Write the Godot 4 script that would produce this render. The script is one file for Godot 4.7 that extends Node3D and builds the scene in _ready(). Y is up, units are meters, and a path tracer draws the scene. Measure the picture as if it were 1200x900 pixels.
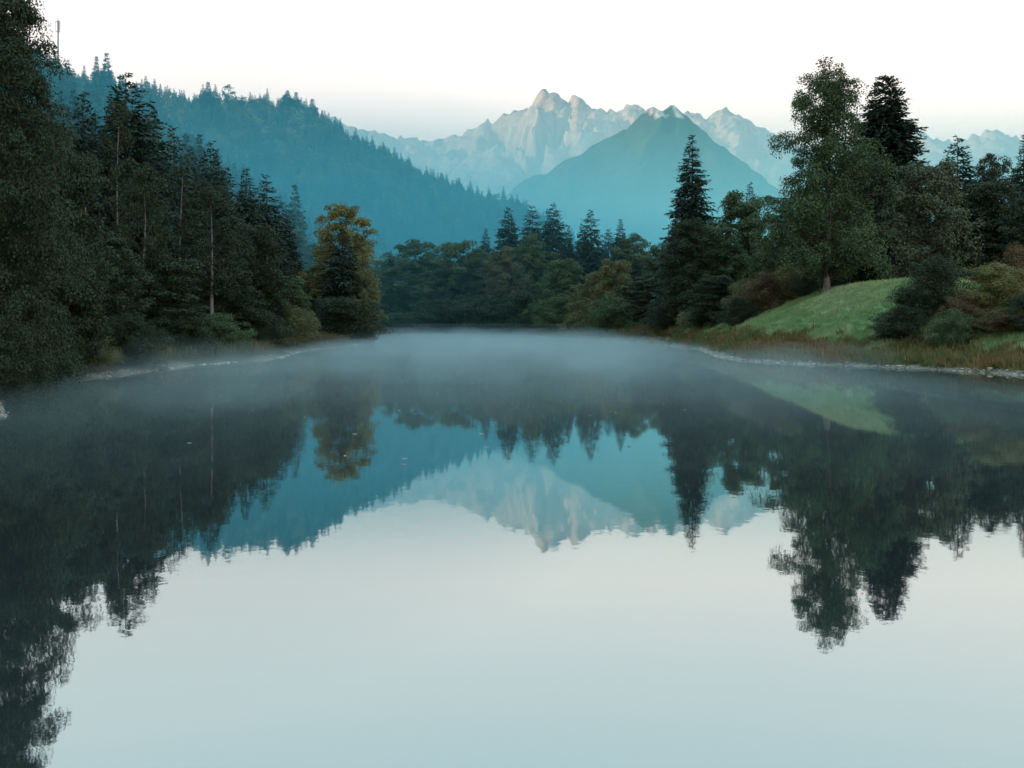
extends Node3D
# A still alpine lake at dawn: forest banks, a wooded hill and hazy peaks. Metres, y up, the camera looks along -z.

var rng := RandomNumberGenerator.new()
var noise := FastNoiseLite.new()
var ridged := FastNoiseLite.new()
var fine := FastNoiseLite.new()
var mats := {}
var kinds := {}
var taken := {}
var lake := PackedVector2Array([Vector2(-26, 30), Vector2(-30, 10), Vector2(-24, -12), Vector2(-18, -26), Vector2(-15.13, -32.95), Vector2(-14.89, -34.39), Vector2(-18.71, -42.16), Vector2(-21.51, -47.24), Vector2(-22.86, -52.99), Vector2(-20.77, -60.32), Vector2(-20.38, -73.98), Vector2(-17.61, -85.24), Vector2(-19.34, -103.18), Vector2(-19.41, -115.32), Vector2(-17.59, -135.21), Vector2(-26, -170), Vector2(-30, -205), Vector2(-24, -214), Vector2(-6.49, -211.95), Vector2(0, -201.08), Vector2(12.5, -163.38), Vector2(16.98, -147.96), Vector2(17.5, -130.7), Vector2(18.71, -115.32), Vector2(16.68, -95.63), Vector2(16.25, -81.69), Vector2(19.81, -73.98), Vector2(23.68, -68.79), Vector2(26.61, -63.24), Vector2(27.27, -59.41), Vector2(27.27, -50.92), Vector2(31, -30), Vector2(32, 0), Vector2(28, 30)])

# kind, x, z, height of its top above the water, crown width, foliage, label
var trees := [
	["near_tree", -20.93, -45, 16.39, 6.89, "dark", "tall dark leafy tree at the left edge, its top open against the sky"],
	["alder", -23.87, -58, 12.98, 5.33, "dark", "broad dark tree right behind the big tree at the left edge"],
	["near_bush", -19.22, -42, 3, 3.53, "dark", "near black bush leaning over the water at the left edge"],
	["bush", -22.31, -54, 2.59, 2.89, "dark", "dark green bush above the pale gravel spit on the left bank"],
	["spruce", -33.8, -88, 20.98, 7.66, "spruce", "dim spruce between the left edge tree and the tallest left bank spruce"],
	["spruce", -33.2, -96, 24.37, 10.5, "spruce", "tallest spruce of the left bank, behind a bare pale birch trunk"],
	["old_spruce", -33.74, -104, 23.45, 8.53, "spruce", "spruce just right of the tallest left bank spruce"],
	["spruce", -33.65, -92, 18.84, 6.86, "spruce", "lower spruce just left of the tallest left bank spruce"],
	["old_spruce", -34.02, -112, 22.28, 8.63, "spruce", "spruce over the bare pale trunk, middle of the left bank skyline"],
	["spruce", -35.1, -122, 21.95, 6.67, "spruce", "small pointed spruce top left of the twin spruce tops on the left bank"],
	["spruce", -34.03, -126, 23.24, 8.46, "spruce", "left bank spruce whose narrow top stands out against the blue hillside"],
	["old_spruce", -33.83, -132, 21.08, 7.88, "spruce", "left bank spruce directly right of the narrow topped one"],
	["spruce", -33.9, -142, 22.23, 9.18, "spruce", "left bank spruce with rounded shoulders before the misty hillside"],
	["old_spruce", -33.17, -150, 22.4, 10.07, "spruce", "last tall dark spruce of the left bank skyline"],
	["spruce", -32.93, -160, 20.02, 8.75, "spruce", "steep right hand spruce edge of the left bank forest"],
	["spruce", -34.01, -175, 13.04, 7.4, "spruce", "short spruce at the foot of the left bank forest edge"],
	["birch", -26.93, -80, 14.2, 4.53, "dark", "birch with leaning white trunk before the tallest left bank spruce"],
	["birch", -25.17, -94, 14.72, 6.04, "dark", "birch with white trunk below the narrow topped left bank spruce"],
	["pole_birch", -28.5, -96, 17.18, 2.94, "dark", "thin birch with long bare pale trunk on the left bank"],
	["pole_birch", -30.5, -88, 20.71, 2.69, "dark", "thin tall birch with bare pale trunk right before the tallest left bank spruce"],
	["pole_birch", -30.79, -80, 15.18, 2.69, "dark", "thin trunked tree in the gloom left of the leaning birch"],
	["alder", -24.73, -80, 7.59, 6.73, "dark", "dark rounded alder in the middle of the left bank edge"],
	["alder", -25.08, -68, 8.2, 5.72, "dark", "dark alder over the yellow grass tuft of the left spit"],
	["willow", -25.25, -110, 12.51, 7.07, "dark", "olive crowned tree right of the white trunked birches on the left bank"],
	["alder", -25.34, -98, 8.25, 6.3, "dark", "dark alder under the birches on the left bank"],
	["alder", -24.64, -122, 7.95, 5.97, "green", "rounded tree low at the right end of the left bank forest"],
	["alder", -23.3, -58, 6.77, 4.44, "dark", "dark alder low beside the left edge tree"],
	["bush", -22.72, -66, 3.15, 4.04, "dark", "brownish dark bush behind the driftwood on the left shore"],
	["bush", -22.77, -60, 2.4, 2.75, "olive", "olive bush just above the left gravel spit"],
	["bush", -23.27, -78, 3.18, 4.77, "dark", "wide dark bush at the water on the left shore, below the dark alder"],
	["bush", -22.5, -86, 3.33, 4.61, "green", "green bush at the water below the second birch on the left shore"],
	["bush", -22.12, -98, 3.67, 5.25, "dark", "dark bush at the water under the olive crowned tree"],
	["bush", -22.28, -112, 4.11, 5.14, "olive", "olive bush at the end of the straight left shore"],
	["ash", -23.18, -150, 18.49, 9.64, "yellow", "yellowing broadleaf tree standing free on the point of the left bank"],
	["old_spruce", -22.23, -146, 14.95, 9, "spruce", "dark spruce in front of the yellowing tree on the point"],
	["alder", -26.28, -152, 10.33, 6.51, "green", "small tree left of the spruce on the point of the left bank"],
	["willow", -19.66, -146, 9.37, 4.92, "olive", "olive willow at the tip of the left bank point"],
	["bush", -21.33, -138, 5.43, 9.5, "dark", "dark undergrowth bush at the foot of the spruce on the point"],
	["alder", -27.54, -250, 16.58, 12.62, "green", "bluish round tree farthest left on the far shore"],
	["alder", -19.68, -236, 19.61, 14.45, "green", "large rounded broadleaf second from left on the far shore"],
	["willow", -11.18, -232, 19.33, 13.49, "green", "large rounded broadleaf left of the row of pointed spruces"],
	["spruce", -5.6, -236, 22.32, 7.98, "spruce", "leftmost and shortest pointed spruce of the far shore row"],
	["spruce", -0.73, -238, 27.04, 11.36, "spruce", "second pointed spruce from the left in the far shore row"],
	["old_spruce", 4.22, -240, 27.42, 11.94, "spruce", "third pointed spruce from the left in the far shore row"],
	["spruce", 8.89, -242, 28.37, 11.07, "spruce", "tallest pointed spruce in the middle of the far shore row"],
	["spruce", 11.72, -232, 22.7, 6.92, "spruce", "small spruce hard against the right of the tallest far shore spruce"],
	["spruce", 14.43, -230, 22.89, 6.86, "spruce", "lower left one of the spruce pair right of the far shore row"],
	["old_spruce", 15.91, -226, 25.31, 10.34, "spruce", "taller one of the spruce pair right of the far shore row"],
	["spruce", 22.65, -262, 24.45, 8.86, "spruce", "pale hazy spruce behind the right spruce pair"],
	["spruce", 21.77, -224, 23.22, 8.02, "spruce", "single spruce rightmost of the far shore row"],
	["pole_birch", -4.97, -224, 15.85, 4.11, "grey", "thin bare poled tree with pale trunk before the leftmost far spruce"],
	["willow", -1.65, -216, 17.05, 8.92, "grey", "greyish thin leaved tree below the second far shore spruce"],
	["alder", 3.74, -222, 19.82, 8.49, "green", "dark broadleaf under the third far shore spruce"],
	["alder", 9.68, -204, 14.08, 9.36, "green", "round topped broadleaf below the tallest far shore spruce"],
	["willow", 14.83, -190, 11.29, 9.59, "olive", "yellowish low tree at the middle of the far shore"],
	["alder", 23.74, -214, 19.21, 9.17, "green", "broadleaf right of the single rightmost far spruce"],
	["willow", 26.69, -196, 16.65, 9.3, "green", "light crowned tree left of the giant spruce"],
	["alder", 20.66, -172, 9.45, 10, "dark", "dark rounded tree at the water left of the giant spruce"],
	["willow", 17.18, -184, 13, 7.88, "olive", "light olive tree above the yellowish low tree"],
	["great_spruce", 24.42, -152, 28.47, 10.89, "spruce", "giant spruce towering alone over the right shore trees"],
	["alder", 22.07, -140, 15.75, 7.07, "dark", "broad tree covering the foot of the giant spruce"],
	["willow", 30.35, -148, 19.65, 11.32, "green", "large billowing broadleaf right of the giant spruce"],
	["alder", 26.29, -142, 15.06, 6.95, "green", "broadleaf between the giant spruce and the large billowing tree"],
	["alder", 26.45, -118, 11.22, 3.43, "green", "slim light green young tree before the billowing tree"],
	["spruce", 55.93, -262, 35.27, 9.9, "spruce", "distant hazy spruce peeking over the billowing tree"],
	["alder", 22.58, -124, 8.03, 6.07, "dark", "low dark tree at the right shore below the giant spruce"],
	["bush", 26.14, -112, 7.54, 5.48, "rust", "reddish brown bush at the left foot of the grass mound"],
	["bush", 24.56, -118, 7.06, 4.51, "olive", "olive brown bush between the slim young tree and the shore"],
	["bush", 22.79, -112, 4.97, 3.94, "dark", "small dark bush just left of the grass mound"],
	["bush", 28.11, -112, 8.4, 3.77, "yellow", "yellow brown bush behind the top left of the grass mound"],
	["bush", -22.48, -226, 4.21, 12.1, "green", "low bush at the water farthest left on the far shore"],
	["bush", -13.22, -216, 6.8, 12.56, "dark", "dark bush at the water below the left rounded broadleaf trees"],
	["bush", -5.14, -210, 7.02, 12.21, "dark", "dark bush at the water below the leftmost pointed spruce"],
	["bush", 2.19, -204, 7.84, 10.93, "dark", "dark bush at the water under the greyish tree"],
	["bush", 7.8, -196, 6.75, 9.9, "green", "green bush at the water below the round topped far tree"],
	["bush", 12.81, -186, 6.27, 8.54, "olive", "olive bush on the far shore beside the yellowish low tree"],
	["bush", 15.09, -170, 6.25, 7.8, "green", "round green bush left of the dark rounded tree"],
	["bush", 20.93, -144, 5.53, 7.05, "dark", "dark bush over the driftwood heap on the right shore"],
	["bush", 21.55, -128, 4.27, 4.9, "olive", "olive bush between the driftwood heap and the mound"],
	["weeping_birch", 28.16, -100, 25.88, 10.71, "green", "tall birch with drooping boughs and pale trunk on the grass mound"],
	["dense_fir", 39.54, -118, 28.73, 11.01, "spruce", "tall dark dense conifer right behind the mound birch"],
	["alder", 34.45, -112, 19.28, 7.2, "dark", "dark tree filling the gap between mound birch and tall conifer"],
	["alder", 31.18, -122, 16.07, 6.53, "dark", "dark tree seen under the left boughs of the mound birch"],
	["willow", 39.42, -106, 18, 9.08, "grey", "grey green spreading tree right of the tall dark conifer"],
	["spruce", 48.73, -122, 23.07, 8.98, "spruce", "pointed dark conifer with broad shoulders on the right shore"],
	["alder", 48.67, -114, 17.22, 8.37, "dark", "broad dark tree near the right edge of the picture"],
	["ash", 61.28, -142, 23.75, 7.61, "dark", "open crowned tree top peeking over the broad dark tree"],
	["spruce", 58.76, -128, 24.25, 7.13, "spruce", "dark conifer cut by the right edge of the picture"],
	["alder", 50.07, -108, 14.82, 7.44, "dark", "dark leafy tree at the right edge below the cut conifer"],
	["bush", 29.6, -78, 7.24, 4.42, "dark", "tall near black bush at the right end of the grass mound"],
	["bush", 26.86, -77, 3.77, 3.89, "dark", "low dark bush on the right flank of the grass mound"],
	["bush", 33.03, -76, 6.66, 4.65, "yellow", "yellow green round bush on the right bank"],
	["bush", 30.53, -75, 4.66, 3.1, "rust", "small pale brown bush left of the yellow green bush"],
	["bush", 43.48, -96, 9.1, 4.41, "rust", "rusty brown bush behind the yellow green bush at the right edge"],
	["bush", 28.93, -73, 3.5, 2.79, "green", "low green bush below the tall near black bush"],
	["bush", 32.7, -71, 4.58, 3.04, "dark", "dark bush at the right edge beside the yellow green bush"],
	["bush", 29.14, -80, 5.14, 3.67, "dark", "dark bush between the low bush and the tall near black bush"],
	["bush", 31.03, -74, 3.4, 3.4, "olive", "low olive bush below the yellow green bush"],
	["bush", 32.06, -72, 3.61, 3.31, "rust", "low brown bush at the waterside near the right edge"],
	["bush", 34.83, -84, 6.66, 3.86, "dark", "dark bush standing behind the small pale brown bush"],
	["bush", 28.76, -108, 7.71, 3.31, "dark", "dark bush behind the mound, under the birch's left boughs"],
	["ridge_spruce", -272, -730, 175.59, 11.33, "spruce", "smaller of two spruces on the ridge right of the radio mast"],
	["ridge_spruce", -267.12, -735, 179.02, 15.79, "spruce", "taller of two spruces on the ridge right of the radio mast"],
	["ridge_spruce", -260.75, -800, 173.77, 12.17, "spruce", "ridge spruce above the tallest left bank spruce"],
	["ridge_oak", -260.79, -850, 179.24, 9.95, "green", "ragged ridge tree left of the notch in the hill skyline"],
	["ridge_oak", -257.61, -870, 178.07, 9.05, "green", "ridge tree at the left lip of the skyline notch"],
	["ridge_spruce", -296.89, -1090, 235.68, 18.43, "spruce", "tall tree at the right lip of the skyline notch"],
	["ridge_oak", -278.15, -1095, 234.23, 18.52, "green", "bushy topped ridge tree just right of the skyline notch"],
	["ridge_spruce", -223.36, -1110, 231.45, 18.77, "spruce", "left one of the spruces on the blue hill's top"],
	["ridge_spruce", -214.87, -1110, 229.76, 16.89, "spruce", "middle one of the spruces on the blue hill's top"],
	["ridge_spruce", -198.73, -1110, 222.96, 18.77, "spruce", "right hand one of the spruces on the blue hill's top"],
	["ridge_spruce", -179.23, -1105, 199.99, 16.82, "spruce", "lone spruce where the blue hill's ridge begins to fall"],
	["ridge_spruce", -143.08, -1100, 173.85, 14.88, "spruce", "spruce halfway down the blue hill's falling ridge"],
	["ridge_spruce", -118.97, -1095, 146.26, 12.96, "spruce", "small spruce low on the blue hill's falling ridge"],
	["ridge_spruce", -97.18, -1095, 119.45, 12.03, "spruce", "lowest spruce that stands out on the blue hill's falling ridge"],
]

func _ready() -> void:
	rng.seed = 7
	noise.seed = 3; noise.frequency = 1.0; noise.fractal_octaves = 4
	fine.seed = 11; fine.frequency = 1.0; fine.fractal_octaves = 3
	ridged.seed = 5; ridged.frequency = 1.0; ridged.fractal_type = FastNoiseLite.FRACTAL_RIDGED; ridged.fractal_octaves = 5
	make_camera_and_light()
	make_materials()
	make_setting()
	make_air()
	make_kinds()
	make_forest()
	make_details()

# ------------------------------------------------------------------ camera, sky, sun, exposure
func make_camera_and_light() -> void:
	var cam := Camera3D.new()
	cam.name = "camera"
	cam.projection = Camera3D.PROJECTION_FRUSTUM
	cam.near = 0.1
	cam.far = 40000.0
	cam.size = 0.1 * 900.0 / 1307.0
	cam.frustum_offset = Vector2(0, -0.1 * 75.0 / 1307.0)
	cam.position = Vector3(0, 3, 0)
	add_child(cam)
	cam.current = true
	var e := Environment.new()
	e.background_mode = Environment.BG_SKY
	var sm := ProceduralSkyMaterial.new()
	sm.sky_top_color = Color(0.584, 0.709, 0.767)
	sm.sky_horizon_color = Color(1.000, 0.829, 0.724)
	sm.sky_curve = 0.22
	sm.sky_energy_multiplier = 1.293
	sm.ground_bottom_color = Color(0.2, 0.24, 0.24)
	sm.ground_horizon_color = Color(0.5, 0.55, 0.55)
	sm.sun_angle_max = 1.0
	var sky := Sky.new()
	sky.sky_material = sm
	e.sky = sky
	e.tonemap_mode = Environment.TONE_MAPPER_LINEAR
	e.tonemap_exposure = 1.36
	e.sdfgi_enabled = true
	e.ssao_enabled = true
	e.ssil_enabled = true
	e.volumetric_fog_enabled = true
	e.volumetric_fog_density = 0.0
	var we := WorldEnvironment.new()
	we.name = "world"
	we.environment = e
	add_child(we)
	var sun := DirectionalLight3D.new()
	sun.name = "sun"
	sun.light_color = Color(1.0, 0.77, 0.58)
	sun.light_energy = 1.6
	sun.light_angular_distance = 0.5
	sun.shadow_enabled = true
	add_child(sun)
	sun.look_at_from_position(Vector3(-0.92, 0.18, 0.27), Vector3.ZERO)

# ------------------------------------------------------------------ helpers
func lin(r: float, g: float, b: float) -> Color:
	return Color(r, g, b).linear_to_srgb()

func noise_tex(freq: float, seed_: int, lo: float, hi: float, size := 512, normal := false, strength := 4.0) -> NoiseTexture2D:
	var n := FastNoiseLite.new()
	n.seed = seed_; n.frequency = freq; n.fractal_octaves = 4
	var t := NoiseTexture2D.new()
	t.width = size; t.height = size; t.seamless = true; t.noise = n
	if normal:
		t.as_normal_map = true; t.bump_strength = strength
	else:
		var g := Gradient.new()
		g.set_color(0, Color(lo, lo, lo)); g.set_color(1, Color(hi, hi, hi))
		t.color_ramp = g
	return t

func mat(key: String, c: Color, rough := 0.8, vertex := true) -> StandardMaterial3D:
	var m := StandardMaterial3D.new()
	m.resource_name = key
	m.albedo_color = c
	m.roughness = rough
	m.vertex_color_use_as_albedo = vertex
	m.metallic_specular = 0.3
	mats[key] = m
	return m

func numbered(n: String) -> String:
	if not taken.has(n):
		taken[n] = 0
		return n
	taken[n] += 1
	return "%s_%03d" % [n, taken[n]]

func tag(o: Node, label: String, category: String, group := "", kind := "") -> void:
	if label: o.set_meta("label", label)
	if category: o.set_meta("category", category)
	if group: o.set_meta("group", group)
	if kind: o.set_meta("kind", kind)

func put(called: String, mesh: Mesh, m: Material, parent: Node = null) -> MeshInstance3D:
	var o := MeshInstance3D.new()
	o.mesh = mesh
	o.material_override = m
	if parent == null:
		o.name = numbered(called)
		add_child(o)
	else:
		o.name = called
		parent.add_child(o, true)
	return o

class Shape:
	var v := PackedVector3Array()
	var n := PackedVector3Array()
	var c := PackedColorArray()
	var i := PackedInt32Array()
	func leaf(p: Vector3, d: Vector3, side: Vector3, l: float, w: float, col: Color) -> void:
		var k := v.size()
		var a := p + d * l
		var m := p + d * (l * 0.45)
		if d.cross(side).y < 0.0: side = -side
		var nn := d.cross(side)
		v.append(p); v.append(m + side * w - nn * w * 0.3); v.append(a); v.append(m - side * w - nn * w * 0.3)
		n.append(nn); n.append((nn + side * 0.5).normalized()); n.append(nn); n.append((nn - side * 0.5).normalized())
		c.append(col); c.append(col); c.append(col); c.append(col)
		i.append(k); i.append(k + 1); i.append(k + 2); i.append(k); i.append(k + 2); i.append(k + 3)
	func tube(pts: Array, rad: Array, sides: int, col: Color) -> void:
		var k := v.size()
		for j in pts.size():
			var p: Vector3 = pts[j]
			var q: Vector3 = pts[mini(j + 1, pts.size() - 1)]
			var o: Vector3 = pts[maxi(j - 1, 0)]
			var ax := (q - o).normalized()
			var s := ax.cross(Vector3(0.31, 0.2, 0.93)).normalized()
			var t := ax.cross(s)
			for h in sides:
				var a := TAU * h / sides
				var dir := s * cos(a) + t * sin(a)
				v.append(p + dir * rad[j]); n.append(dir); c.append(col)
		for j in pts.size() - 1:
			for h in sides:
				var a := k + j * sides + h
				var b := k + j * sides + (h + 1) % sides
				i.append(a); i.append(a + sides); i.append(b); i.append(b); i.append(a + sides); i.append(b + sides)
	func done() -> ArrayMesh:
		var arr := []
		arr.resize(Mesh.ARRAY_MAX)
		arr[Mesh.ARRAY_VERTEX] = v; arr[Mesh.ARRAY_NORMAL] = n; arr[Mesh.ARRAY_COLOR] = c; arr[Mesh.ARRAY_INDEX] = i
		var m := ArrayMesh.new()
		m.add_surface_from_arrays(Mesh.PRIMITIVE_TRIANGLES, arr)
		return m

func rv() -> Vector3:
	var z := rng.randf_range(-1, 1)
	var a := rng.randf() * TAU
	var r := sqrt(1.0 - z * z)
	return Vector3(r * cos(a), z, r * sin(a))

func sheet(xs: PackedFloat32Array, zs: PackedFloat32Array, height: Callable, tint: Callable) -> ArrayMesh:
	var s := Shape.new()
	var w := xs.size()
	for z in zs:
		for x in xs:
			s.v.append(Vector3(x, height.call(x, z), z))
	for j in zs.size():
		for k in w:
			var a := s.v[j * w + maxi(k - 1, 0)]
			var b := s.v[j * w + mini(k + 1, w - 1)]
			var p := s.v[maxi(j - 1, 0) * w + k]
			var q := s.v[mini(j + 1, zs.size() - 1) * w + k]
			var nn := (q - p).cross(b - a).normalized()
			if nn.y < 0.0: nn = -nn
			s.n.append(nn)
			s.c.append(tint.call(s.v[j * w + k], nn))
	for j in zs.size() - 1:
		for k in w - 1:
			var o := j * w + k
			s.i.append(o); s.i.append(o + 1); s.i.append(o + w); s.i.append(o + 1); s.i.append(o + w + 1); s.i.append(o + w)
	return s.done()

func steps(stops: Array) -> PackedFloat32Array:
	# [from, step, to, step, to ...]
	var out := PackedFloat32Array()
	var a: float = stops[0]
	var k := 1
	while k < stops.size():
		var b: float = stops[k + 1]
		var n := maxi(1, roundi(absf(b - a) / stops[k]))
		for j in n: out.append(lerpf(a, b, float(j) / n))
		a = b
		k += 2
	out.append(a)
	return out

func along(line: Array, x: float) -> float:
	var n := line.size()
	if x <= line[0].x: return line[0].y
	for k in n - 1:
		if x <= line[k + 1].x:
			return lerpf(line[k].y, line[k + 1].y, (x - line[k].x) / (line[k + 1].x - line[k].x))
	return line[n - 1].y

# ------------------------------------------------------------------ lie of the land
func shore_distance(x: float, z: float) -> float:
	# metres from the waterline, negative in the lake
	if x < -150 or x > 150 or z < -420 or z > 120:
		return 100.0
	var best := 1e9
	var inside := false
	var n := lake.size()
	var p := Vector2(x, z)
	for k in n:
		var a := lake[k]
		var b := lake[(k + 1) % n]
		var ab := b - a
		var t := clampf((p - a).dot(ab) / ab.length_squared(), 0, 1)
		best = minf(best, p.distance_squared_to(a + ab * t))
		if (a.y > z) != (b.y > z) and x < (b.x - a.x) * (z - a.y) / (b.y - a.y) + a.x:
			inside = not inside
	best = sqrt(best)
	return -best if inside else best

var ridge_a := [Vector3(-620, 250, 900), Vector3(-560, 262, 300), Vector3(-470, 235, -250), Vector3(-380, 195, -520), Vector3(-289, 150, -715), Vector3(-262, 140, -880)]
var ridge_b := [Vector3(-900, 333, -1000), Vector3(-560, 253, -1130), Vector3(-303, 211, -1110), Vector3(-227, 209, -1115), Vector3(-196, 183, -1112), Vector3(-168, 161, -1108), Vector3(-126, 130, -1100), Vector3(-84, 85, -1095), Vector3(-59, 61, -1090), Vector3(-10, 23, -1080), Vector3(60, -3, -1070)]

func ridge_height(line: Array, x: float, z: float, slope: float) -> float:
	var best := -1e9
	for k in line.size() - 1:
		var a := Vector2(line[k].x, line[k].z)
		var ab := Vector2(line[k + 1].x, line[k + 1].z) - a
		var t := clampf((Vector2(x, z) - a).dot(ab) / ab.length_squared(), 0, 1)
		var d := Vector2(x, z).distance_to(a + ab * t)
		best = maxf(best, lerpf(line[k].y, line[k + 1].y, t) - slope * d)
	return best

func hill_height(x: float, z: float) -> float:
	if x > 120 or z < -2200: return -20.0
	var w := noise.get_noise_2d(x * 0.004, z * 0.004)
	var h := maxf(ridge_height(ridge_a, x, z, 0.62 + 0.16 * w), ridge_height(ridge_b, x, z, 0.56 + 0.2 * w))
	return h

func ground_height(x: float, z: float) -> float:
	var s := shore_distance(x, z)
	var h := 0.0
	if s < 0.0:
		h = -minf(2.5, 0.18 - 0.22 * s)
	else:
		h = -0.18 + minf(s, 2.0) * 0.3 + clampf((s - 2.0) * 0.1, 0.0, 2.4)
		h += (0.25 * noise.get_noise_2d(x * 0.06, z * 0.06) + 0.13 * fine.get_noise_2d(x * 0.55, z * 0.55)) * clampf(s / 6.0, 0, 1)
		if x > 8.0:
			h += 4.3 * (1.0 - 0.85 * smoothstep(32.5, 38.0, x + 0.35 * minf(0.0, z + 98.0))) * smoothstep(12.0, 18.0, x) * lerpf(pow(clampf((s - 1.0) / 11.0, 0, 1), 0.8), smoothstep(4.0, 16.0, s), smoothstep(-96.0, -82.0, z)) * (1.0 - smoothstep(-86.0, -40.0, z)) * smoothstep(-190.0, -125.0, z)
	return maxf(h, hill_height(x, z))

func make_materials() -> void:
	var bump := noise_tex(0.03, 2, 0, 1, 512)
	var g := mat("soil", Color.WHITE, 0.95)
	g.uv1_triplanar = true; g.uv1_world_triplanar = true; g.uv1_scale = Vector3.ONE * 0.35
	g.albedo_texture = noise_tex(0.05, 21, 0.72, 1.0)
	g.heightmap_enabled = true; g.heightmap_texture = bump; g.heightmap_scale = 6.0
	var r := mat("rock", Color.WHITE, 0.95)
	r.uv1_triplanar = true; r.uv1_world_triplanar = true; r.uv1_scale = Vector3.ONE * 0.003
	r.albedo_texture = noise_tex(0.02, 22, 0.62, 1.0)
	var w := mat("water", lin(0.32, 0.445, 0.45), 0.02, false)
	w.metallic = 0.95
	w.metallic_specular = 0.5
	w.normal_enabled = true
	w.uv1_triplanar = true; w.uv1_world_triplanar = true; w.uv1_scale = Vector3(0.5, 0.5, 0.3)
	w.normal_texture = noise_tex(0.012, 31, 0, 1, 512, true, 6.0)
	w.normal_scale = 0.008
	for k in [["spruce", 0.038, 0.072, 0.054], ["dark", 0.036, 0.058, 0.032], ["green", 0.078, 0.128, 0.060], ["olive", 0.140, 0.155, 0.070], ["yellow", 0.185, 0.188, 0.072], ["grey", 0.098, 0.126, 0.078], ["hill_spruce_lit", 0.062, 0.110, 0.080], ["hill_leaf_lit", 0.135, 0.190, 0.105], ["rust", 0.140, 0.105, 0.054]]:  # hillside foliage: brighter copies, the light on the hill put into their colour
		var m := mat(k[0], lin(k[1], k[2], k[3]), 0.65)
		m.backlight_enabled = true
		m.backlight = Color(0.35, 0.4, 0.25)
	var b := mat("bark", lin(0.085, 0.07, 0.055), 0.95)
	b.heightmap_enabled = true; b.heightmap_texture = bump; b.heightmap_scale = 3.0
	b.uv1_triplanar = true; b.uv1_scale = Vector3(3, 0.6, 3)
	var wb := mat("pale_bark", lin(0.46, 0.44, 0.41), 0.85)
	wb.albedo_texture = noise_tex(0.05, 41, 0.25, 1.15)
	wb.uv1_triplanar = true; wb.uv1_scale = Vector3(0.4, 1.3, 0.4)
	var gr := mat("grass", Color.WHITE, 0.7)
	gr.backlight_enabled = true; gr.backlight = Color(0.4, 0.45, 0.2)
	mat("stone", Color.WHITE, 0.9)
	mat("wood", lin(0.10, 0.085, 0.07), 0.95)
	var st := mat("steel", lin(0.16, 0.16, 0.17), 0.5, false)
	st.metallic = 0.4
	mat("plastic", lin(0.5, 0.5, 0.5), 0.6, false)

func green_from(z: float) -> float:
	return lerpf(2.6, 6.5, smoothstep(-98.0, -84.0, z))

func grass_tint(x: float, z: float) -> Color:
	var a := noise.get_noise_2d(x * 0.12, z * 0.12)
	var b := fine.get_noise_2d(x * 0.5, z * 0.5)
	return Color(0.19, 0.34, 0.14).lerp(Color(0.35, 0.43, 0.22), clampf(0.5 + a + 0.6 * b, 0, 1))

func dry_tint(x: float, z: float) -> Color:
	var a := clampf(0.5 + 1.1 * noise.get_noise_2d(x * 0.11 + 40, z * 0.11), 0, 1)
	var b := fine.get_noise_2d(x * 0.7, z * 0.7 + 9)
	return Color(0.125, 0.145, 0.055).lerp(Color(0.21, 0.14, 0.06), clampf(a + 0.8 * b - 0.15, 0, 1))

func ground_tint(p: Vector3, nn: Vector3) -> Color:
	var s := shore_distance(p.x, p.z)
	var j := fine.get_noise_2d(p.x * 0.35, p.z * 0.35)
	if s < 0.0: return Color(0.13, 0.13, 0.10)
	if s < (0.9 if p.x > 10 or p.z > -64 else 0.6) + 0.7 * j: return Color(0.36, 0.33, 0.27) * (0.9 + 0.4 * j)
	if p.x > 12 and p.z < -50 and p.z > -150:
		return grass_tint(p.x, p.z) if s > green_from(p.z) + 3.0 * j else dry_tint(p.x, p.z) * 0.8
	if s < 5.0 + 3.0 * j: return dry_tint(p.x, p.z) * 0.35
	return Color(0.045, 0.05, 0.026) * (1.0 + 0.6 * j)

func rock_tint(p: Vector3, nn: Vector3, tree_line: float) -> Color:
	var j := noise.get_noise_2d(p.x * 0.0025, p.z * 0.0025 + p.y * 0.002)
	var k := fine.get_noise_2d(p.x * 0.009, p.y * 0.013 + p.z * 0.004)
	var wood := p.y + 230.0 * j + 200.0 * k < tree_line
	return Color(0.05, 0.07, 0.045) * (1.0 + 0.5 * k) if wood else Color(0.58, 0.55, 0.52) * (1.0 + 0.35 * k)

func mountain(called: String, crest: Array, z0: float, front: float, back: float, wide: Vector2, cell: float, rough: float, tree_line: float, label: String) -> void:
	var f := func(x: float, z: float) -> float:
		var t := clampf((z - z0) / front, 0, 1) if z > z0 else clampf((z0 - z) / back, 0, 1)
		var warp := 900.0 * t * noise.get_noise_2d(x * 0.0006 + 7, z * 0.0006)
		var h := along(crest, x + warp)
		var u := x * 0.00085 + (z - z0) * 0.00022 + 1.1 * noise.get_noise_2d(x * 0.0005, z * 0.0004 + z0)
		var spur := 0.95 - 1.5 * absf(u - floorf(u) - 0.5) + 0.4 * ridged.get_noise_2d(x * 0.0028, z * 0.0018)
		var s := smoothstep(0.0, 0.13, t)
		h = h * pow(1.0 - t, 1.15) - rough * s * clampf(0.75 - spur, 0.0, 1.5) * sqrt(1.0 - t) * minf(1.0, h / 700.0) + 0.05 * rough * fine.get_noise_2d(x * 0.011, z * 0.011)
		return h - 30.0 * t
	var m := sheet(steps([wide.x, cell, wide.y]), steps([z0 - back, cell * 1.6, z0, cell, z0 + front]), f, func(p: Vector3, nn: Vector3) -> Color: return rock_tint(p, nn, tree_line))
	var o := put(called, m, mats.rock)
	tag(o, label, "mountain", "", "structure")

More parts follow.
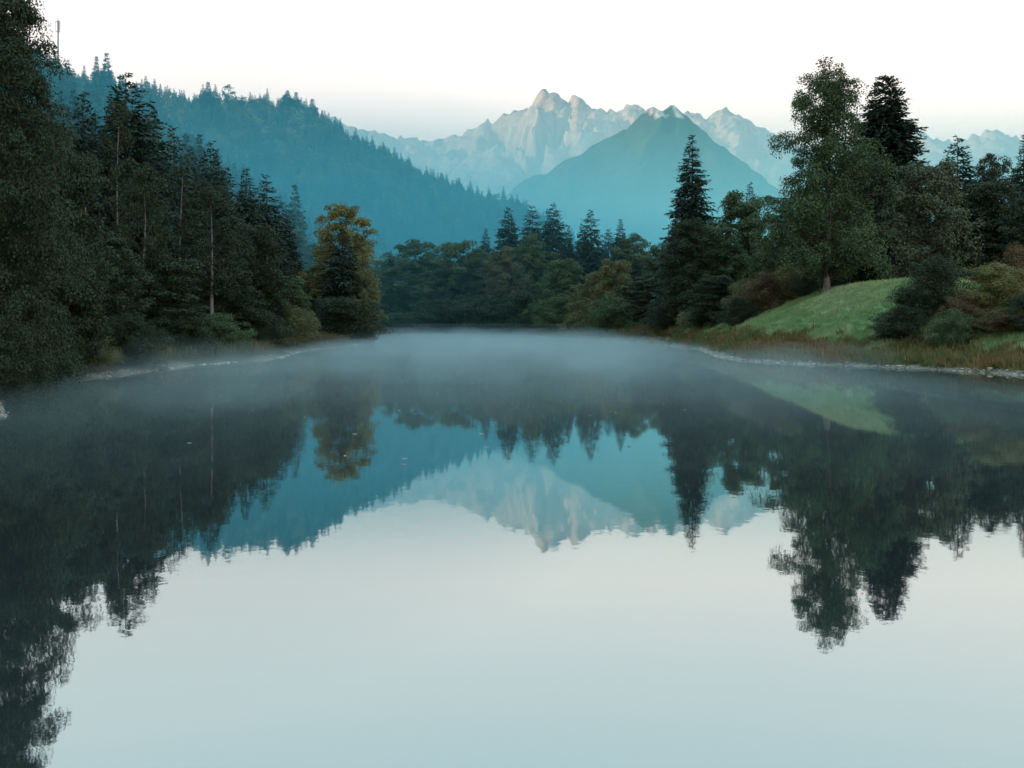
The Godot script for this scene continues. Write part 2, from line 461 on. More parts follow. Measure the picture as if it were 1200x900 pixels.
func make_setting() -> void:
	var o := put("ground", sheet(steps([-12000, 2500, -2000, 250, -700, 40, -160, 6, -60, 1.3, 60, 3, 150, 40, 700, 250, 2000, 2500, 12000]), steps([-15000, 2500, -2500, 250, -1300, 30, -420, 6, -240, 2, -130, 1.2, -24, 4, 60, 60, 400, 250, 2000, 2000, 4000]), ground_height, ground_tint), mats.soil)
	tag(o, "wooded lake bank with gravel edge and grass mound", "ground", "", "structure")
	var q := PlaneMesh.new()
	q.size = Vector2(150, 330)
	o = put("water", q, mats.water)
	o.position = Vector3(0, 0, -100)
	tag(o, "still lake mirroring forest, peaks and pale dawn sky", "lake", "", "structure")
	mountain("mountain", [Vector2(-841.62, 175.15), Vector2(-497.32, 232.53), Vector2(-306.04, 328.17), Vector2(-267.79, 362.6), Vector2(-210.41, 419.99), Vector2(-153.02, 454.42), Vector2(-38.26, 553.88), Vector2(19.13, 603.61), Vector2(76.51, 641.87), Vector2(153.02, 661), Vector2(210.41, 699.25), Vector2(286.92, 741.33), Vector2(382.56, 794.89), Vector2(459.07, 833.15), Vector2(516.45, 867.58), Vector2(554.71, 894.35), Vector2(600.61, 936.44), Vector2(631.22, 959.39), Vector2(669.47, 944.09), Vector2(707.73, 963.21), Vector2(734.51, 955.56), Vector2(784.24, 913.48), Vector2(841.62, 863.75), Vector2(918.13, 798.72), Vector2(994.64, 741.33), Vector2(1071.16, 680.12), Vector2(1147.67, 622.74), Vector2(1243.31, 538.58), Vector2(1377.2, 435.29), Vector2(1568.48, 289.92), Vector2(1912.78, 175.15)], -5000, 2300, 1500, Vector2(-1300, 2300), 15, 330, 1040, "steep blue peak in the middle distance behind the far shore")
	mountain("mountain", [Vector2(-3718.44, 1070.33), Vector2(-2754.4, 1276.91), Vector2(-1859.22, 1449.06), Vector2(-1514.92, 1621.21), Vector2(-1432.29, 1648.75), Vector2(-1342.77, 1566.12), Vector2(-1101.76, 1517.92), Vector2(-895.18, 1462.83), Vector2(-688.6, 1442.17), Vector2(-550.88, 1455.95), Vector2(-378.73, 1517.92), Vector2(-192.81, 1614.32), Vector2(-137.72, 1607.44), Vector2(0, 1676.3), Vector2(82.63, 1696.96), Vector2(151.49, 1731.39), Vector2(206.58, 1814.02), Vector2(275.44, 1848.45), Vector2(330.53, 1848.45), Vector2(378.73, 1793.36), Vector2(433.82, 1765.82), Vector2(495.79, 1814.02), Vector2(523.34, 1820.9), Vector2(578.42, 1765.82), Vector2(688.6, 1690.07), Vector2(840.09, 1696.96), Vector2(929.61, 1745.16), Vector2(998.47, 1738.27), Vector2(1101.76, 1676.3), Vector2(1273.91, 1621.21), Vector2(1377.2, 1655.64), Vector2(1432.29, 1683.18), Vector2(1480.49, 1669.41), Vector2(1549.35, 1628.1), Vector2(1638.87, 1676.3), Vector2(1721.5, 1696.96), Vector2(1804.13, 1669.41), Vector2(1928.08, 1600.55), Vector2(2031.37, 1552.35), Vector2(2203.52, 1449.06), Vector2(2478.96, 1380.2), Vector2(2823.26, 1449.06), Vector2(3167.56, 1552.35), Vector2(3270.85, 1545.46), Vector2(3374.14, 1483.49), Vector2(3477.43, 1442.17), Vector2(3615.15, 1449.06), Vector2(3718.44, 1490.38), Vector2(3842.39, 1538.58), Vector2(3911.25, 1524.81), Vector2(4028.31, 1483.49), Vector2(4131.6, 1462.83), Vector2(4407.04, 1552.35), Vector2(5026.78, 1449.06), Vector2(5853.1, 1208.05)], -9000, 3400, 1800, Vector2(-4200, 6200), 26, 1050, 500, "pale jagged mountain range with sunlit faces on the skyline")

func fog(called: String, shape: int, at: Vector3, size: Vector3, density: float, c: Color, label: String, turn := 0.0) -> void:
	var f := FogVolume.new()
	f.name = numbered(called)
	f.shape = shape
	f.size = size
	var m := FogMaterial.new()
	m.density = density
	m.albedo = c
	f.material = m
	add_child(f)
	f.position = at
	f.rotation.y = turn
	tag(f, label, "haze" if called == "haze" else "mist", "mist drifting over the lake" if called == "mist" and at.y < 5.0 else "", "stuff")

func make_air() -> void:
	var box := RenderingServer.FOG_VOLUME_SHAPE_BOX
	var ball := RenderingServer.FOG_VOLUME_SHAPE_ELLIPSOID
	fog("haze", box, Vector3(0, 55, -4690), Vector3(12000, 130, 9020), 0.00062, lin(0.18, 0.82, 1.0), "blue morning haze low in the valley")
	fog("haze", box, Vector3(0, 170, -3200), Vector3(9000, 360, 3400), 0.00075, lin(0.30, 0.86, 1.0), "blue haze gathered before the middle peak")
	fog("haze", box, Vector3(0, 530, -7350), Vector3(14000, 1080, 4300), 0.00030, lin(0.75, 0.93, 1.0), "pale haze between the middle peak and the high range")
	for k in 6:
		fog("haze", ball, Vector3(-75 - 12 * k, 6 + 4 * k, -470 - 30 * k), Vector3(340 + 20 * k, 40 + 42 * k, 640 + 40 * k), 0.00021, lin(0.15, 0.77, 1.0), "blue haze pooled before the hill, thinning upwards")
	for k in [[-19, 0.4, 0.0045], [-26, 0.6, 0.004], [-36, 0.7, 0.003], [-50, 0.9, 0.0018], [-72, 1.0, 0.001], [-100, 1.2, 0.0008], [-145, 1.8, 0.0014], [-170, 2.4, 0.0016]]:
		fog("mist", box, Vector3(-2, 0.5 * k[1] + 0.01, (k[0] - 214.0) * 0.5), Vector3(44 if k[0] > -90 else 38, k[1], 214.0 + k[0]), k[2] * 1.2, lin(0.62, 0.92, 0.97), "thin mist lying on the lake, denser towards the far shore")
	rng.seed = 15
	for k in 190:
		var z := -rng.randf_range(48, 195)
		var x := rng.randf_range(-22, 20)
		var w := rng.randf_range(3, 10)
		if shore_distance(x, z) > -0.42 * w: continue
		fog("mist", ball, Vector3(x, rng.randf_range(0.2, 0.9), z), Vector3(w, rng.randf_range(0.9, 3.4), w * rng.randf_range(0.4, 0.9)), rng.randf_range(0.004, 0.014), lin(0.62, 0.92, 0.97), "drifting wisp of mist over the lake", rng.randf() * TAU)
	for k in 22:
		var f := rng.randf()
		var at := Vector3(lerpf(-310, -170, f) + rng.randf_range(-30, 30), lerpf(150, 85, f) + rng.randf_range(-40, 18), rng.randf_range(-1020, -880))
		fog("mist", ball, at, Vector3(rng.randf_range(50, 130), rng.randf_range(16, 44), rng.randf_range(50, 110)), rng.randf_range(0.0004, 0.0013), lin(0.30, 0.85, 1.0), "soft veil of mist hanging on the blue hillside")

# ------------------------------------------------------------------ plants
func crown_profile(s: float, shape: float) -> float:
	# width of a broadleaf crown at the share s of its height
	var q := pow(clampf(s, 0, 1), shape)
	return sqrt(maxf(0.0, 1.0 - (2.0 * q - 1.0) * (2.0 * q - 1.0)))

func broadleaf(seed_: int, H: float, W: float, base: float, limbs: int, leaves: int, ls: float, weep: float, tight: float, shape := 0.85, lean := 0.0, inner := 0.42, ragged := 0.0) -> Dictionary:
	rng.seed = seed_
	var wood := Shape.new()
	var limb := Shape.new()
	var crown := Shape.new()
	var axis := []
	var rad := []
	var sway := Vector3(rng.randf_range(-1, 1), 0, rng.randf_range(-1, 1)) * 0.035 * H
	for k in 9:
		var t := k / 8.0
		axis.append(Vector3(sway.x * sin(t * 3.0) + lean * H * t * (1.0 - 0.4 * t), t * H * 0.9, sway.z * sin(t * 4.0 + 1)))
		rad.append(H * 0.0125 * (1.0 - 0.9 * t) + (0.006 * H if k == 0 else 0.0))
	wood.tube(axis, rad, 8, Color.WHITE)
	var clumps := []
	for k in limbs:
		var u := (k + rng.randf()) / limbs
		var s := u
		var y := H * lerpf(base, 1.0, s)
		var a := k * 2.39996 + rng.randf_range(-0.4, 0.4)
		var R := W * 0.5 * crown_profile(0.06 + 0.92 * s, shape) * rng.randf_range(0.62 - ragged, 1.12 + 0.5 * ragged)
		var from_t := clampf((y - R * 0.55) / (0.9 * H), base * 0.5 + 0.03, 0.97)
		var f8 := from_t * 8.0
		var start: Vector3 = axis[int(f8)].lerp(axis[mini(int(f8) + 1, 8)], f8 - int(f8))
		var top: Vector3 = axis[8]
		var end := Vector3(start.x * 0.5 + top.x * 0.5 * s + cos(a) * R, y, start.z + sin(a) * R)
		var mid := start.lerp(end, 0.5) + Vector3(0, R * (0.12 + 0.1 * weep), 0)
		var r0: float = H * 0.0125 * (1.0 - 0.9 * from_t) * 0.55
		limb.tube([start, mid, end], [r0, r0 * 0.6, r0 * 0.2], 4, Color.WHITE)
		var n := 3 + int(R * 1.6)
		for j in n:
			var f := lerpf(inner, 1.0, (j + rng.randf()) / n)
			var p := start.lerp(mid, f * 2.0) if f < 0.5 else mid.lerp(end, f * 2.0 - 1.0)
			var q := p + rv() * Vector3(1, 0.7, 1) * (0.12 * W + 0.1 * R) * rng.randf_range(0.3, 1.0)
			limb.tube([p, q], [r0 * 0.3, r0 * 0.12], 3, Color.WHITE)
			clumps.append(q)
		clumps.append(end)
	clumps.append(Vector3(axis[8].x, H * 0.96, axis[8].z))
	var per := int(float(leaves) / clumps.size())
	for q in clumps:
		var rc := W * tight * rng.randf_range(0.6, 1.3)
		var tone := rng.randf_range(0.72, 1.22)
		var warm := rng.randf_range(0.9, 1.14)
		var m := int(per * rng.randf_range(0.6, 1.4))
		for j in m:
			var d := rv()
			if d.y < -0.3: d.y = -d.y
			var r := rc * pow(rng.randf(), 0.3)
			var p: Vector3 = q + Vector3(d.x, d.y * (0.7 if H > 6.0 else 1.15) - 0.15, d.z) * r
			if weep > 0.0: p.y -= weep * rc * rng.randf() * rng.randf() * 2.2
			if p.y < 0.15: continue
			var face := (d * 0.7 + Vector3(0, 0.45, 0) + rv() * 0.75).normalized()
			var dir := (Vector3(0, -0.6 - weep, 0) + d * 0.4 + rv() * 0.8).cross(face).normalized()
			dir = face.cross(dir).normalized()
			var side := face.cross(dir)
			var l := ls * rng.randf_range(0.7, 1.3)
			var v := tone * rng.randf_range(0.8, 1.2)
			crown.leaf(p, dir, side, l, l * 0.36, Color(v * warm, v, v * (2.0 - warm) * 0.95))
	return {"trunk": wood.done(), "branches": limb.done(), "crown": crown.done(), "H": H, "W": W}

func conifer(seed_: int, H: float, W: float, whorls: int, sprays: float, ls: float, droop: float, round_ := 0.85, bare := 0.05) -> Dictionary:
	rng.seed = seed_
	var wood := Shape.new()
	var crown := Shape.new()
	var axis := []
	var rad := []
	var sway := rng.randf_range(-0.006, 0.006) * H
	for k in 9:
		var t := k / 8.0
		axis.append(Vector3(sway * sin(t * 5.0), t * H, sway * cos(t * 4.0)))
		rad.append(H * 0.0115 * (1.0 - t) + 0.012)
	wood.tube(axis, rad, 7, Color.WHITE)
	for k in whorls:
		var t := lerpf(bare, 0.985, pow(float(k) / (whorls - 1), 0.92))
		var n := 5 + rng.randi() % 3
		var a0 := rng.randf() * TAU
		var reach := W * 0.5 * pow(1.0 - t, round_) * rng.randf_range(0.82, 1.1) * (1.0 - 0.15 * smoothstep(0.7, 1.0, t)) + 0.1
		for b in n:
			var a := a0 + TAU * b / n + rng.randf_range(-0.3, 0.3)
			var L := reach * rng.randf_range(0.72, 1.12)
			var y := t * H + rng.randf_range(-0.5, 0.5) * H / whorls
			var out := Vector3(cos(a), 0, sin(a))
			var across := Vector3(-out.z, 0, out.x)
			var s0 := Vector3(0, y, 0)
			var dr := droop * lerpf(0.15, 1.0, 1.0 - t) - 0.6 * smoothstep(0.75, 1.0, t)
			var tone := rng.randf_range(0.75, 1.2)
			wood.tube([s0, s0 + out * L * 0.5 + Vector3(0, -dr * L * 0.25, 0), s0 + out * L * 0.95 + Vector3(0, -dr * L * 0.42, 0)], [0.035 * L / 2 + 0.012, 0.02 * L / 2 + 0.006, 0.004], 3, Color.WHITE)
			var m := maxi(6, int(L * sprays * 1.7))
			for j in m:
				var f := lerpf(0.12, 1.0, (j + rng.randf()) / m)
				var p := s0 + out * (L * f) + Vector3(0, -dr * L * (0.62 * f - 0.2 * f * f), 0)
				var side := 1.0 if j % 2 == 0 else -1.0
				var spread := (0.32 + 0.28 * (1.0 - f)) * minf(L, 2.2) + ls * 0.5
				var d := (out * rng.randf_range(0.45, 1.0) + across * side * rng.randf_range(0.3, 1.0) + Vector3(0, rng.randf_range(-0.75, 0.12) * (0.4 + droop), 0)).normalized()
				if f > 0.93: d = (out + Vector3(0, 0.12 - dr * 0.3, 0) + rv() * 0.2).normalized()
				# a twig with needle sprays along it
				var tw := maxi(1, int(spread / (ls * 0.55)))
				for q in tw:
					var pp := p + d * (spread * q / tw) + Vector3(0, -0.05 * q, 0)
					var dd := (d + rv() * 0.45 + Vector3(0, -0.25 * droop + 0.8 * smoothstep(0.8, 1.0, t), 0)).normalized()
					var ss := dd.cross(Vector3(rng.randf_range(-1.1, 1.1), 1, rng.randf_range(-1.1, 1.1))).normalized()
					var v := tone * rng.randf_range(0.8, 1.2)
					var l := ls * rng.randf_range(0.75, 1.3) * (1.0 - 0.25 * smoothstep(0.7, 1.0, t))
					crown.leaf(pp, dd, ss, l, l * 0.27, Color(v, v, v))
	return {"trunk": wood.done(), "crown": crown.done(), "H": H, "W": W}

func make_kinds() -> void:
	kinds = {
		"near_tree": [broadleaf(100, 18, 11, 0.06, 84, 190000, 0.14, 0.2, 0.08, 0.5, 0.0, 0.25)],
		"near_bush": [broadleaf(160, 5, 6, 0.0, 40, 36000, 0.11, 0.1, 0.11, 0.7)],
		"ash": [broadleaf(101, 18, 11, 0.22, 40, 42000, 0.24, 0.15, 0.085), broadleaf(102, 18, 11, 0.2, 40, 36000, 0.25, 0.1, 0.085)],
		"alder": [broadleaf(111, 15, 9, 0.07, 40, 36000, 0.24, 0.1, 0.095), broadleaf(112, 15, 9, 0.05, 42, 36000, 0.24, 0.1, 0.1, 0.75), broadleaf(113, 15, 9, 0.06, 40, 36000, 0.24, 0.2, 0.09, 1.0)],
		"willow": [broadleaf(121, 14, 10, 0.05, 40, 38000, 0.25, 0.5, 0.085, 0.9), broadleaf(122, 14, 10, 0.05, 38, 38000, 0.25, 0.35, 0.09, 0.75)],
		"birch": [broadleaf(131, 20, 8, 0.33, 30, 15000, 0.22, 0.9, 0.085, 0.8, 0.05), broadleaf(132, 20, 8, 0.36, 28, 15000, 0.22, 0.9, 0.085, 0.8, -0.04)],
		"pole_birch": [broadleaf(141, 20, 4, 0.5, 14, 2600, 0.2, 0.6, 0.12, 0.8, 0.03), broadleaf(142, 20, 4, 0.42, 24, 8000, 0.22, 0.6, 0.12, 0.8, -0.05), broadleaf(143, 20, 4, 0.36, 24, 8000, 0.22, 0.6, 0.13, 0.8, 0.07)],
		"weeping_birch": [broadleaf(151, 22, 11, 0.12, 70, 85000, 0.19, 1.1, 0.064, 0.52, 0.0, 0.25, 0.28)],
		"bush": [broadleaf(161, 5, 6, 0.0, 64, 34000, 0.13, 0.1, 0.10, 0.7, 0.04, 0.3, 0.35), broadleaf(162, 5, 6, 0.0, 64, 34000, 0.13, 0.2, 0.095, 0.55, -0.05, 0.3, 0.4), broadleaf(163, 5, 6, 0.0, 64, 34000, 0.13, 0.0, 0.11, 0.85, 0.0, 0.3, 0.35), broadleaf(164, 5, 6, 0.0, 64, 34000, 0.13, 0.3, 0.1, 1.0, 0.06, 0.3, 0.4)],
		"spruce": [conifer(201, 25, 8.5, 38, 6.0, 0.42, 0.7, 0.66), conifer(202, 25, 8.5, 36, 6.0, 0.42, 0.55, 0.6), conifer(203, 25, 8.5, 40, 6.0, 0.42, 0.85, 0.72)],
		"old_spruce": [conifer(211, 25, 9, 30, 5.0, 0.44, 0.9, 0.6), conifer(212, 25, 9, 28, 5.0, 0.44, 0.75, 0.55)],
		"great_spruce": [conifer(221, 30, 9, 40, 7.0, 0.4, 0.95, 0.78)],
		"dense_fir": [conifer(231, 27, 10, 58, 8.5, 0.42, 0.4, 0.46)],
		"ridge_spruce": [conifer(241, 22, 8, 32, 3.5, 0.75, 0.6, 0.72)],
		"ridge_oak": [broadleaf(251, 16, 11, 0.2, 16, 900, 0.9, 0.1, 0.1)],
	}

var names := {"near_tree": "leafy_tree", "near_bush": "bush", "ash": "leafy_tree", "alder": "broadleaf_tree", "willow": "broadleaf_tree", "birch": "birch_tree", "pole_birch": "birch_tree", "weeping_birch": "birch_tree", "bush": "bush", "spruce": "spruce_tree", "old_spruce": "spruce_tree", "great_spruce": "spruce_tree", "dense_fir": "spruce_tree", "ridge_spruce": "spruce_tree", "ridge_oak": "leafy_tree"}

# how steeply the tops of the left bank forest rise, by how far to the side they stand
var bank_line := [Vector2(0.185, 0.02), Vector2(0.20, 0.07), Vector2(0.22, 0.118), Vector2(0.268, 0.145), Vector2(0.306, 0.16), Vector2(0.345, 0.19), Vector2(0.40, 0.21), Vector2(0.6, 0.24)]

func make_forest() -> void:
	rng.seed = 99
	var count := {}
	for t in trees:
		var k: String = t[0]
		count[k] = count.get(k, -1) + 1
		var form: Dictionary = kinds[k][count[k] % kinds[k].size()]
		var o := Node3D.new()
		o.name = numbered(names[k])
		add_child(o)
		var y := ground_height(t[1], t[2]) - 0.1
		o.position = Vector3(t[1], y, t[2])
		o.rotation.y = rng.randf() * TAU if k != "weeping_birch" else 0.6
		if k.ends_with("birch"): o.rotation.y = rng.randf_range(-0.4, 0.4)
		o.scale = Vector3(t[4] / form.W, (t[3] - y) / form.H, t[4] / form.W)
		put("trunk", form.trunk, mats.pale_bark if k.ends_with("birch") else mats.bark, o)
		if form.has("branches"): put("branches", form.branches, mats.bark, o)
		put("crown", form.crown, mats[t[5]], o)
		var g := "trees on the skyline of the hill" if k.begins_with("ridge") else "trees on the left bank" if t[1] < -18 and t[2] > -180 else "trees on the far shore" if t[2] < -150 else "trees on the right shore"
		tag(o, t[6], "bush" if k.ends_with("bush") else "tree", "bushes along the shore" if k.ends_with("bush") else g)
	# woods behind the trees one can tell apart
	var far_spruce := conifer(301, 22, 7.5, 22, 2.6, 0.85, 0.6, 0.65)
	var far_leafy := broadleaf(302, 16, 10, 0.1, 26, 1500, 0.8, 0.1, 0.1)
	var mid_spruce: Dictionary = kinds["spruce"][0]
	var mid_leafy: Dictionary = kinds["alder"][0]
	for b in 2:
		scatter_wood("hillside_forest", far_spruce if b == 0 else far_leafy, mats.hill_spruce_lit if b == 0 else mats.hill_leaf_lit, 6.2, Rect2(-640, -1180, 720, 900), 500 + b,
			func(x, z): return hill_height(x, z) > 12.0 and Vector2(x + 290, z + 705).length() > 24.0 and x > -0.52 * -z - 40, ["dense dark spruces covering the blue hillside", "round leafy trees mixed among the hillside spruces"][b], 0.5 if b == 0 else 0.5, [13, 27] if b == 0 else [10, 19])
		scatter_wood("bank_forest", mid_spruce if b == 0 else mid_leafy, mats.spruce if b == 0 else mats.dark, 5.0, Rect2(-190, -420, 165, 380), 600 + b,
			func(x, z): return shore_distance(x, z) > 24.0 and x < -34 and x > 0.5 * z - 20 and not (x > -60 and z < -190), ["spruce wood behind the trees of the left bank", "leafy undergrowth wood behind the trees of the left bank"][b], 0.5, [17, 25] if b == 0 else [9, 15], true)
		scatter_wood("shore_forest", mid_spruce if b == 0 else mid_leafy, mats.spruce if b == 0 else mats.green, 6.0, Rect2(-110, -420, 170, 220), 700 + b,
			func(x, z): return shore_distance(x, z) > 16.0 and z < -226, ["spruce wood behind the far shore trees", "leafy wood behind the far shore trees"][b], 0.4 if b == 0 else 0.6, [12, 16] if b == 0 else [10, 15])
		scatter_wood("shore_forest", mid_spruce if b == 0 else mid_leafy, mats.spruce if b == 0 else mats.dark, 5.5, Rect2(26, -300, 130, 190), 800 + b,
			func(x, z): return shore_distance(x, z) > 22.0 and x > 36 - 0.13 * (z + 110) * -1 and z < -112, ["spruce wood behind the right shore trees", "leafy wood behind the right shore trees"][b], 0.4 if b == 0 else 0.6, [10, 16] if b == 0 else [9, 14])

func scatter_wood(called: String, form: Dictionary, m: Material, gap: float, area: Rect2, seed_: int, where: Callable, label: String, share: float, tall: Array, skyline := false) -> void:
	rng.seed = seed_
	var at := []
	var x := area.position.x
	while x < area.end.x:
		var z := area.position.y
		while z < area.end.y:
			var p := Vector2(x + rng.randf_range(-0.5, 0.5) * gap, z + rng.randf_range(-0.5, 0.5) * gap)
			var v := rng.randf_range(0.6, 1.4)
			var roll := rng.randf()
			if roll < share and where.call(p.x, p.y):
				var cap: float = tall[1] if not skyline else minf(tall[1], 3.0 + along(bank_line, -p.x / -p.y) * -p.y - ground_height(p.x, p.y))
				var h := rng.randf_range(minf(tall[0], cap * 0.8), cap)
				if h < 4.0:
					z += gap
					continue
				var s: float = h / form.H
				var w := s * rng.randf_range(0.85, 1.2)
				at.append([Transform3D(Basis(Vector3.UP, rng.randf() * TAU) * Basis.from_scale(Vector3(w, s, w)), Vector3(p.x, ground_height(p.x, p.y) - 0.3, p.y)), Color(v, v, v)])
			z += gap
		x += gap
	if at.is_empty(): return
	var root := Node3D.new()
	root.name = numbered(called)
	add_child(root)
	tag(root, label, "forest", "", "stuff")
	for part in ["trunk", "crown"]:
		var mm := MultiMesh.new()
		mm.transform_format = MultiMesh.TRANSFORM_3D
		mm.use_colors = true
		mm.mesh = form[part]
		mm.instance_count = at.size()
		for k in at.size():
			mm.set_instance_transform(k, at[k][0])
			mm.set_instance_color(k, at[k][1])
		var o := MultiMeshInstance3D.new()
		o.name = part
		o.multimesh = mm
		o.material_override = m if part == "crown" else mats.bark
		o.set_meta("kind", "stuff")
		root.add_child(o)
	print(called, " ", at.size())

# ------------------------------------------------------------------ grass, gravel, driftwood, mast
func many(called: String, mesh: Mesh, m: Material, at: Array, label: String, category: String) -> void:
	var mm := MultiMesh.new()
	mm.transform_format = MultiMesh.TRANSFORM_3D
	mm.use_colors = true
	mm.mesh = mesh
	mm.instance_count = at.size()
	for k in at.size():
		mm.set_instance_transform(k, at[k][0])
		mm.set_instance_color(k, at[k][1])
	var o := MultiMeshInstance3D.new()
	o.name = numbered(called)
	o.multimesh = mm
	o.material_override = m
	add_child(o)
	tag(o, label, category, "", "stuff")
	print(called, " ", at.size())

func tuft(seed_: int, blades: int, h: float, spread: float) -> ArrayMesh:
	rng.seed = seed_
	var s := Shape.new()
	for k in blades:
		var a := rng.randf() * TAU
		var d := Vector3(cos(a) * rng.randf_range(0.1, 0.7), 1, sin(a) * rng.randf_range(0.1, 0.7)).normalized()
		var p := Vector3(rng.randf_range(-1, 1), 0, rng.randf_range(-1, 1)) * spread
		var v := rng.randf_range(0.8, 1.2)
		s.leaf(p, d, d.cross(Vector3(sin(a), 0, cos(a))).normalized(), h * rng.randf_range(0.6, 1.2), h * 0.06, Color(v, v, v))
	return s.done()

func stone(seed_: int) -> ArrayMesh:
	rng.seed = seed_
	var sp := SphereMesh.new()
	sp.radius = 0.5; sp.height = 0.7; sp.radial_segments = 7; sp.rings = 4
	var st := SurfaceTool.new()
	var arr := sp.get_mesh_arrays()
	var v: PackedVector3Array = arr[Mesh.ARRAY_VERTEX]
	for k in v.size(): v[k] *= 1.0 + 0.5 * fine.get_noise_3d(v[k].x * 1.3 + seed_, v[k].y * 1.3, v[k].z * 1.3)
	st.begin(Mesh.PRIMITIVE_TRIANGLES)
	for k in arr[Mesh.ARRAY_INDEX]:
		st.set_color(Color.WHITE)
		st.add_vertex(v[k])
	st.generate_normals()
	return st.commit()

func make_details() -> void:
	rng.seed = 31
	var lawn := []
	var dry := []
	for k in 60000:
		var x := rng.randf_range(11, 48)
		var z := rng.randf_range(-132, -52)
		if x > 60 + 0.30 * z + 2 - z * 0.16 + 10: continue
		var s := shore_distance(x, z)
		if s < 1.0: continue
		var j := fine.get_noise_2d(x * 0.35, z * 0.35)
		var low := s < green_from(z) + 3.0 * j
		var t := Transform3D(Basis(Vector3.UP, rng.randf() * TAU).scaled(Vector3.ONE * rng.randf_range(0.6, 1.2) * (1.0 + 0.7 * fine.get_noise_2d(x * 0.9, z * 0.9))), Vector3(x, ground_height(x, z) - 0.03, z))
		if low:
			if rng.randf() < 0.6: dry.append([t, dry_tint(x, z) * rng.randf_range(0.8, 1.2)])
		else:
			lawn.append([t, grass_tint(x, z) * rng.randf_range(0.85, 1.15)])
	many("grass", tuft(61, 16, 0.3, 0.24), mats.grass, lawn, "short green dewy grass on the mound", "grass")
	many("dry_grass", tuft(62, 16, 0.5, 0.24), mats.grass, dry, "orange brown tall grass fringe below the mound", "grass")
	var sedge := []
	for k in 40000:
		var x := rng.randf_range(-34, 40)
		var z := rng.randf_range(-228, -34)
		var s := shore_distance(x, z)
		if s < 1.8 or s > 6.0 or (x > 12 and z > -132): continue
		sedge.append([Transform3D(Basis(Vector3.UP, rng.randf() * TAU).scaled(Vector3.ONE * rng.randf_range(0.5, 1.3)), Vector3(x, ground_height(x, z) - 0.03, z)), dry_tint(x, z) * rng.randf_range(0.5, 0.95)])
	many("shore_grass", tuft(63, 14, 0.8, 0.25), mats.grass, sedge, "dull brownish grass under the bushes along the waterline", "grass")
	var pebbles := []
	for k in 60000:
		var n := lake.size()
		var a := rng.randi() % (n - 1)
		var p := lake[a].lerp(lake[a + 1], rng.randf()) + Vector2(rng.randf_range(-2.4, 2.4), rng.randf_range(-2.4, 2.4))
		if p.y > -25: continue
		var s := shore_distance(p.x, p.y)
		if s < 0.15 or s > (1.25 if p.x > 10 or p.y > -64 else 0.7): continue
		if rng.randf() > 0.35 + 0.65 * fine.get_noise_2d(p.x * 0.3, p.y * 0.3) + 0.3: continue
		var r := rng.randf_range(0.05, 0.15) if rng.randf() < 0.96 else rng.randf_range(0.2, 0.4)
		if p.y > -48.0: r *= 0.45
		var v := rng.randf_range(0.5, 1.15)
		pebbles.append([Transform3D(Basis(Vector3.UP, rng.randf() * TAU).scaled(Vector3(r, r * 0.7, r)), Vector3(p.x, ground_height(p.x, p.y) + r * 0.1, p.y)), Color(0.40, 0.365, 0.31) * v])
	many("shore_gravel", stone(71), mats.stone, pebbles, "pale gravel and stones along the waterline", "gravel")
	mast(Vector3(-289.81, 176.23, -712), 26.0)
	branch(Vector2(-20.08, -66.46), Vector3(-0.95, 0.22, -0.25), 3.6, 81, "bare driftwood branch lying at the water on the left shore")
	branch(Vector2(-19.94, -60.32), Vector3(0.9, 0.10, -0.5), 2.6, 82, "shorter driftwood stick at the end of the left gravel spit")
	for k in 3:
		branch(Vector2(18.69, -128.56) + Vector2(k * 0.5 - 0.6, -0.3 * k - 0.8), [Vector3(0.9, 0.22, 0.2), Vector3(-0.8, 0.35, -0.1), Vector3(0.3, 0.5, -0.6)][k], 3.0, 83 + k, ["lowest dark branch of the driftwood heap on the right shore", "leaning dark branch of the driftwood heap on the right shore", "upright dark branch of the driftwood heap on the right shore"][k])
	# scraps afloat
	rng.seed = 77
	var scraps := []
	for k in 60:
		var z := rng.randf_range(-75, -22)
		scraps.append([Transform3D(Basis(Vector3.UP, rng.randf() * TAU).scaled(Vector3(rng.randf_range(0.04, 0.14), 0.02, rng.randf_range(0.03, 0.07))), Vector3(rng.randf_range(-0.3, 0.16) * -z, 0.008, z)), Color(0.45, 0.44, 0.4) * rng.randf_range(0.5, 1.2)])
	many("floating_leaves", stone(72), mats.stone, scraps, "pale leaf scraps floating on the lake", "leaves")

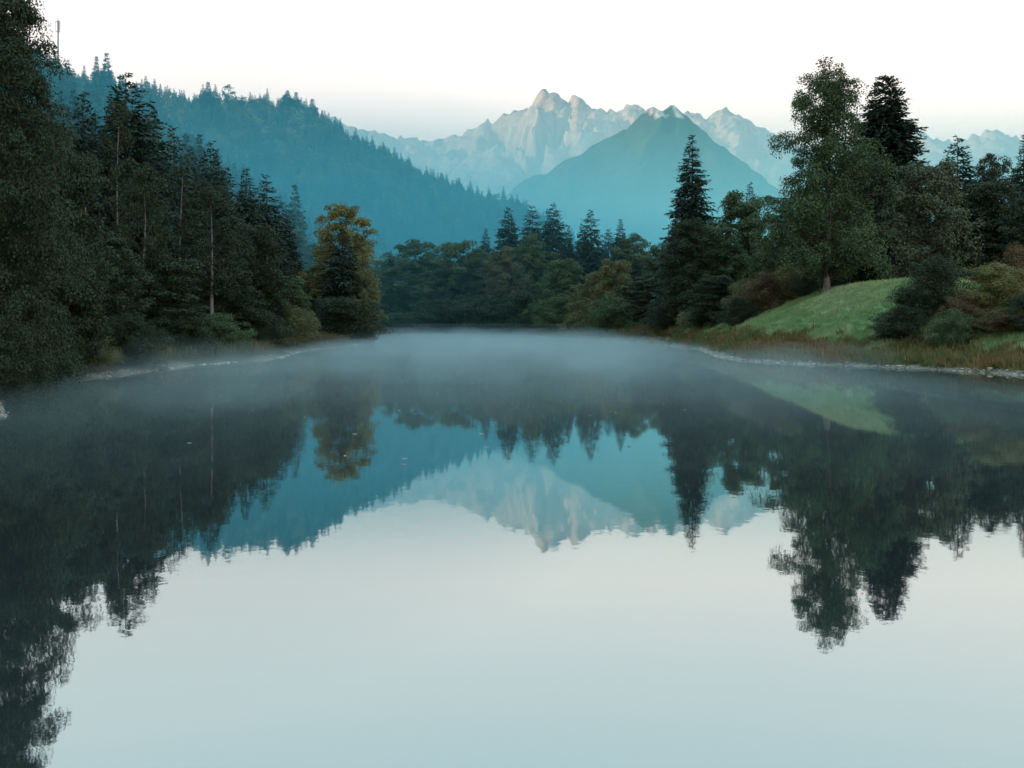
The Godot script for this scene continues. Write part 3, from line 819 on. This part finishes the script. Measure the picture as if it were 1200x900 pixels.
func branch(at: Vector2, dir: Vector3, l: float, seed_: int, label: String) -> void:
	rng.seed = seed_
	var s := Shape.new()
	var d := dir.normalized()
	var pts := [Vector3.ZERO]
	var rad := [0.11]
	for k in 5:
		pts.append(pts[-1] + (d + rv() * 0.22).normalized() * l / 5)
		rad.append(0.11 * (1.0 - (k + 1) / 5.6))
	s.tube(pts, rad, 7, Color.WHITE)
	for k in range(1, 6):
		for j in 2:
			var e: Vector3 = pts[k] + (d * 0.5 + rv() * 0.8 + Vector3(0, 0.25, 0)).normalized() * rng.randf_range(0.4, 0.9)
			s.tube([pts[k], e], [rad[k] * 0.6, 0.012], 4, Color.WHITE)
	var o := put("driftwood_branch", s.done(), mats.wood)
	o.position = Vector3(at.x, ground_height(at.x, at.y) + 0.12, at.y)
	tag(o, label, "driftwood", "driftwood on the shore")

func mast(top_of_trees: Vector3, h: float) -> void:
	var root := Node3D.new()
	root.name = numbered("radio_mast")
	add_child(root)
	var y := ground_height(top_of_trees.x, top_of_trees.z)
	root.position = Vector3(top_of_trees.x, y, top_of_trees.z)
	var up := top_of_trees.y - y
	var s := Shape.new()
	s.tube([Vector3(0, -1, 0), Vector3(0, up + h * 0.7, 0)], [0.7, 0.42], 10, Color.WHITE)
	put("pole", s.done(), mats.steel, root)
	s = Shape.new()
	s.tube([Vector3(0, up + h * 0.7, 0), Vector3(0, up + h, 0)], [0.14, 0.06], 6, Color.WHITE)
	put("whip_antenna", s.done(), mats.steel, root)
	for lv in [0.42, 0.66]:
		s = Shape.new()
		var ring := []
		var rr := []
		for k in 13:
			ring.append(Vector3(cos(TAU * k / 12) * 1.5, up + h * lv, sin(TAU * k / 12) * 1.5)); rr.append(0.12)
		s.tube(ring, rr, 5, Color.WHITE)
		for k in 3: s.tube([Vector3(0, up + h * lv, 0), Vector3(cos(TAU * k / 3), 0, sin(TAU * k / 3)) * 1.5 + Vector3(0, up + h * lv, 0)], [0.1, 0.1], 5, Color.WHITE)
		put("platform", s.done(), mats.steel, root)
	for lv in [0.5, 0.6]:
		for k in 3:
			var b := BoxMesh.new()
			b.size = Vector3(0.5, h * 0.11, 0.3)
			var o := put("antenna_panel", b, mats.plastic, root)
			var a := TAU * (k + 0.25) / 3
			o.position = Vector3(cos(a) * 1.7, up + h * lv, sin(a) * 1.7)
			o.rotation.y = -a + PI / 2
	tag(root, "tall thin radio mast on the ridge at the upper left", "mast")
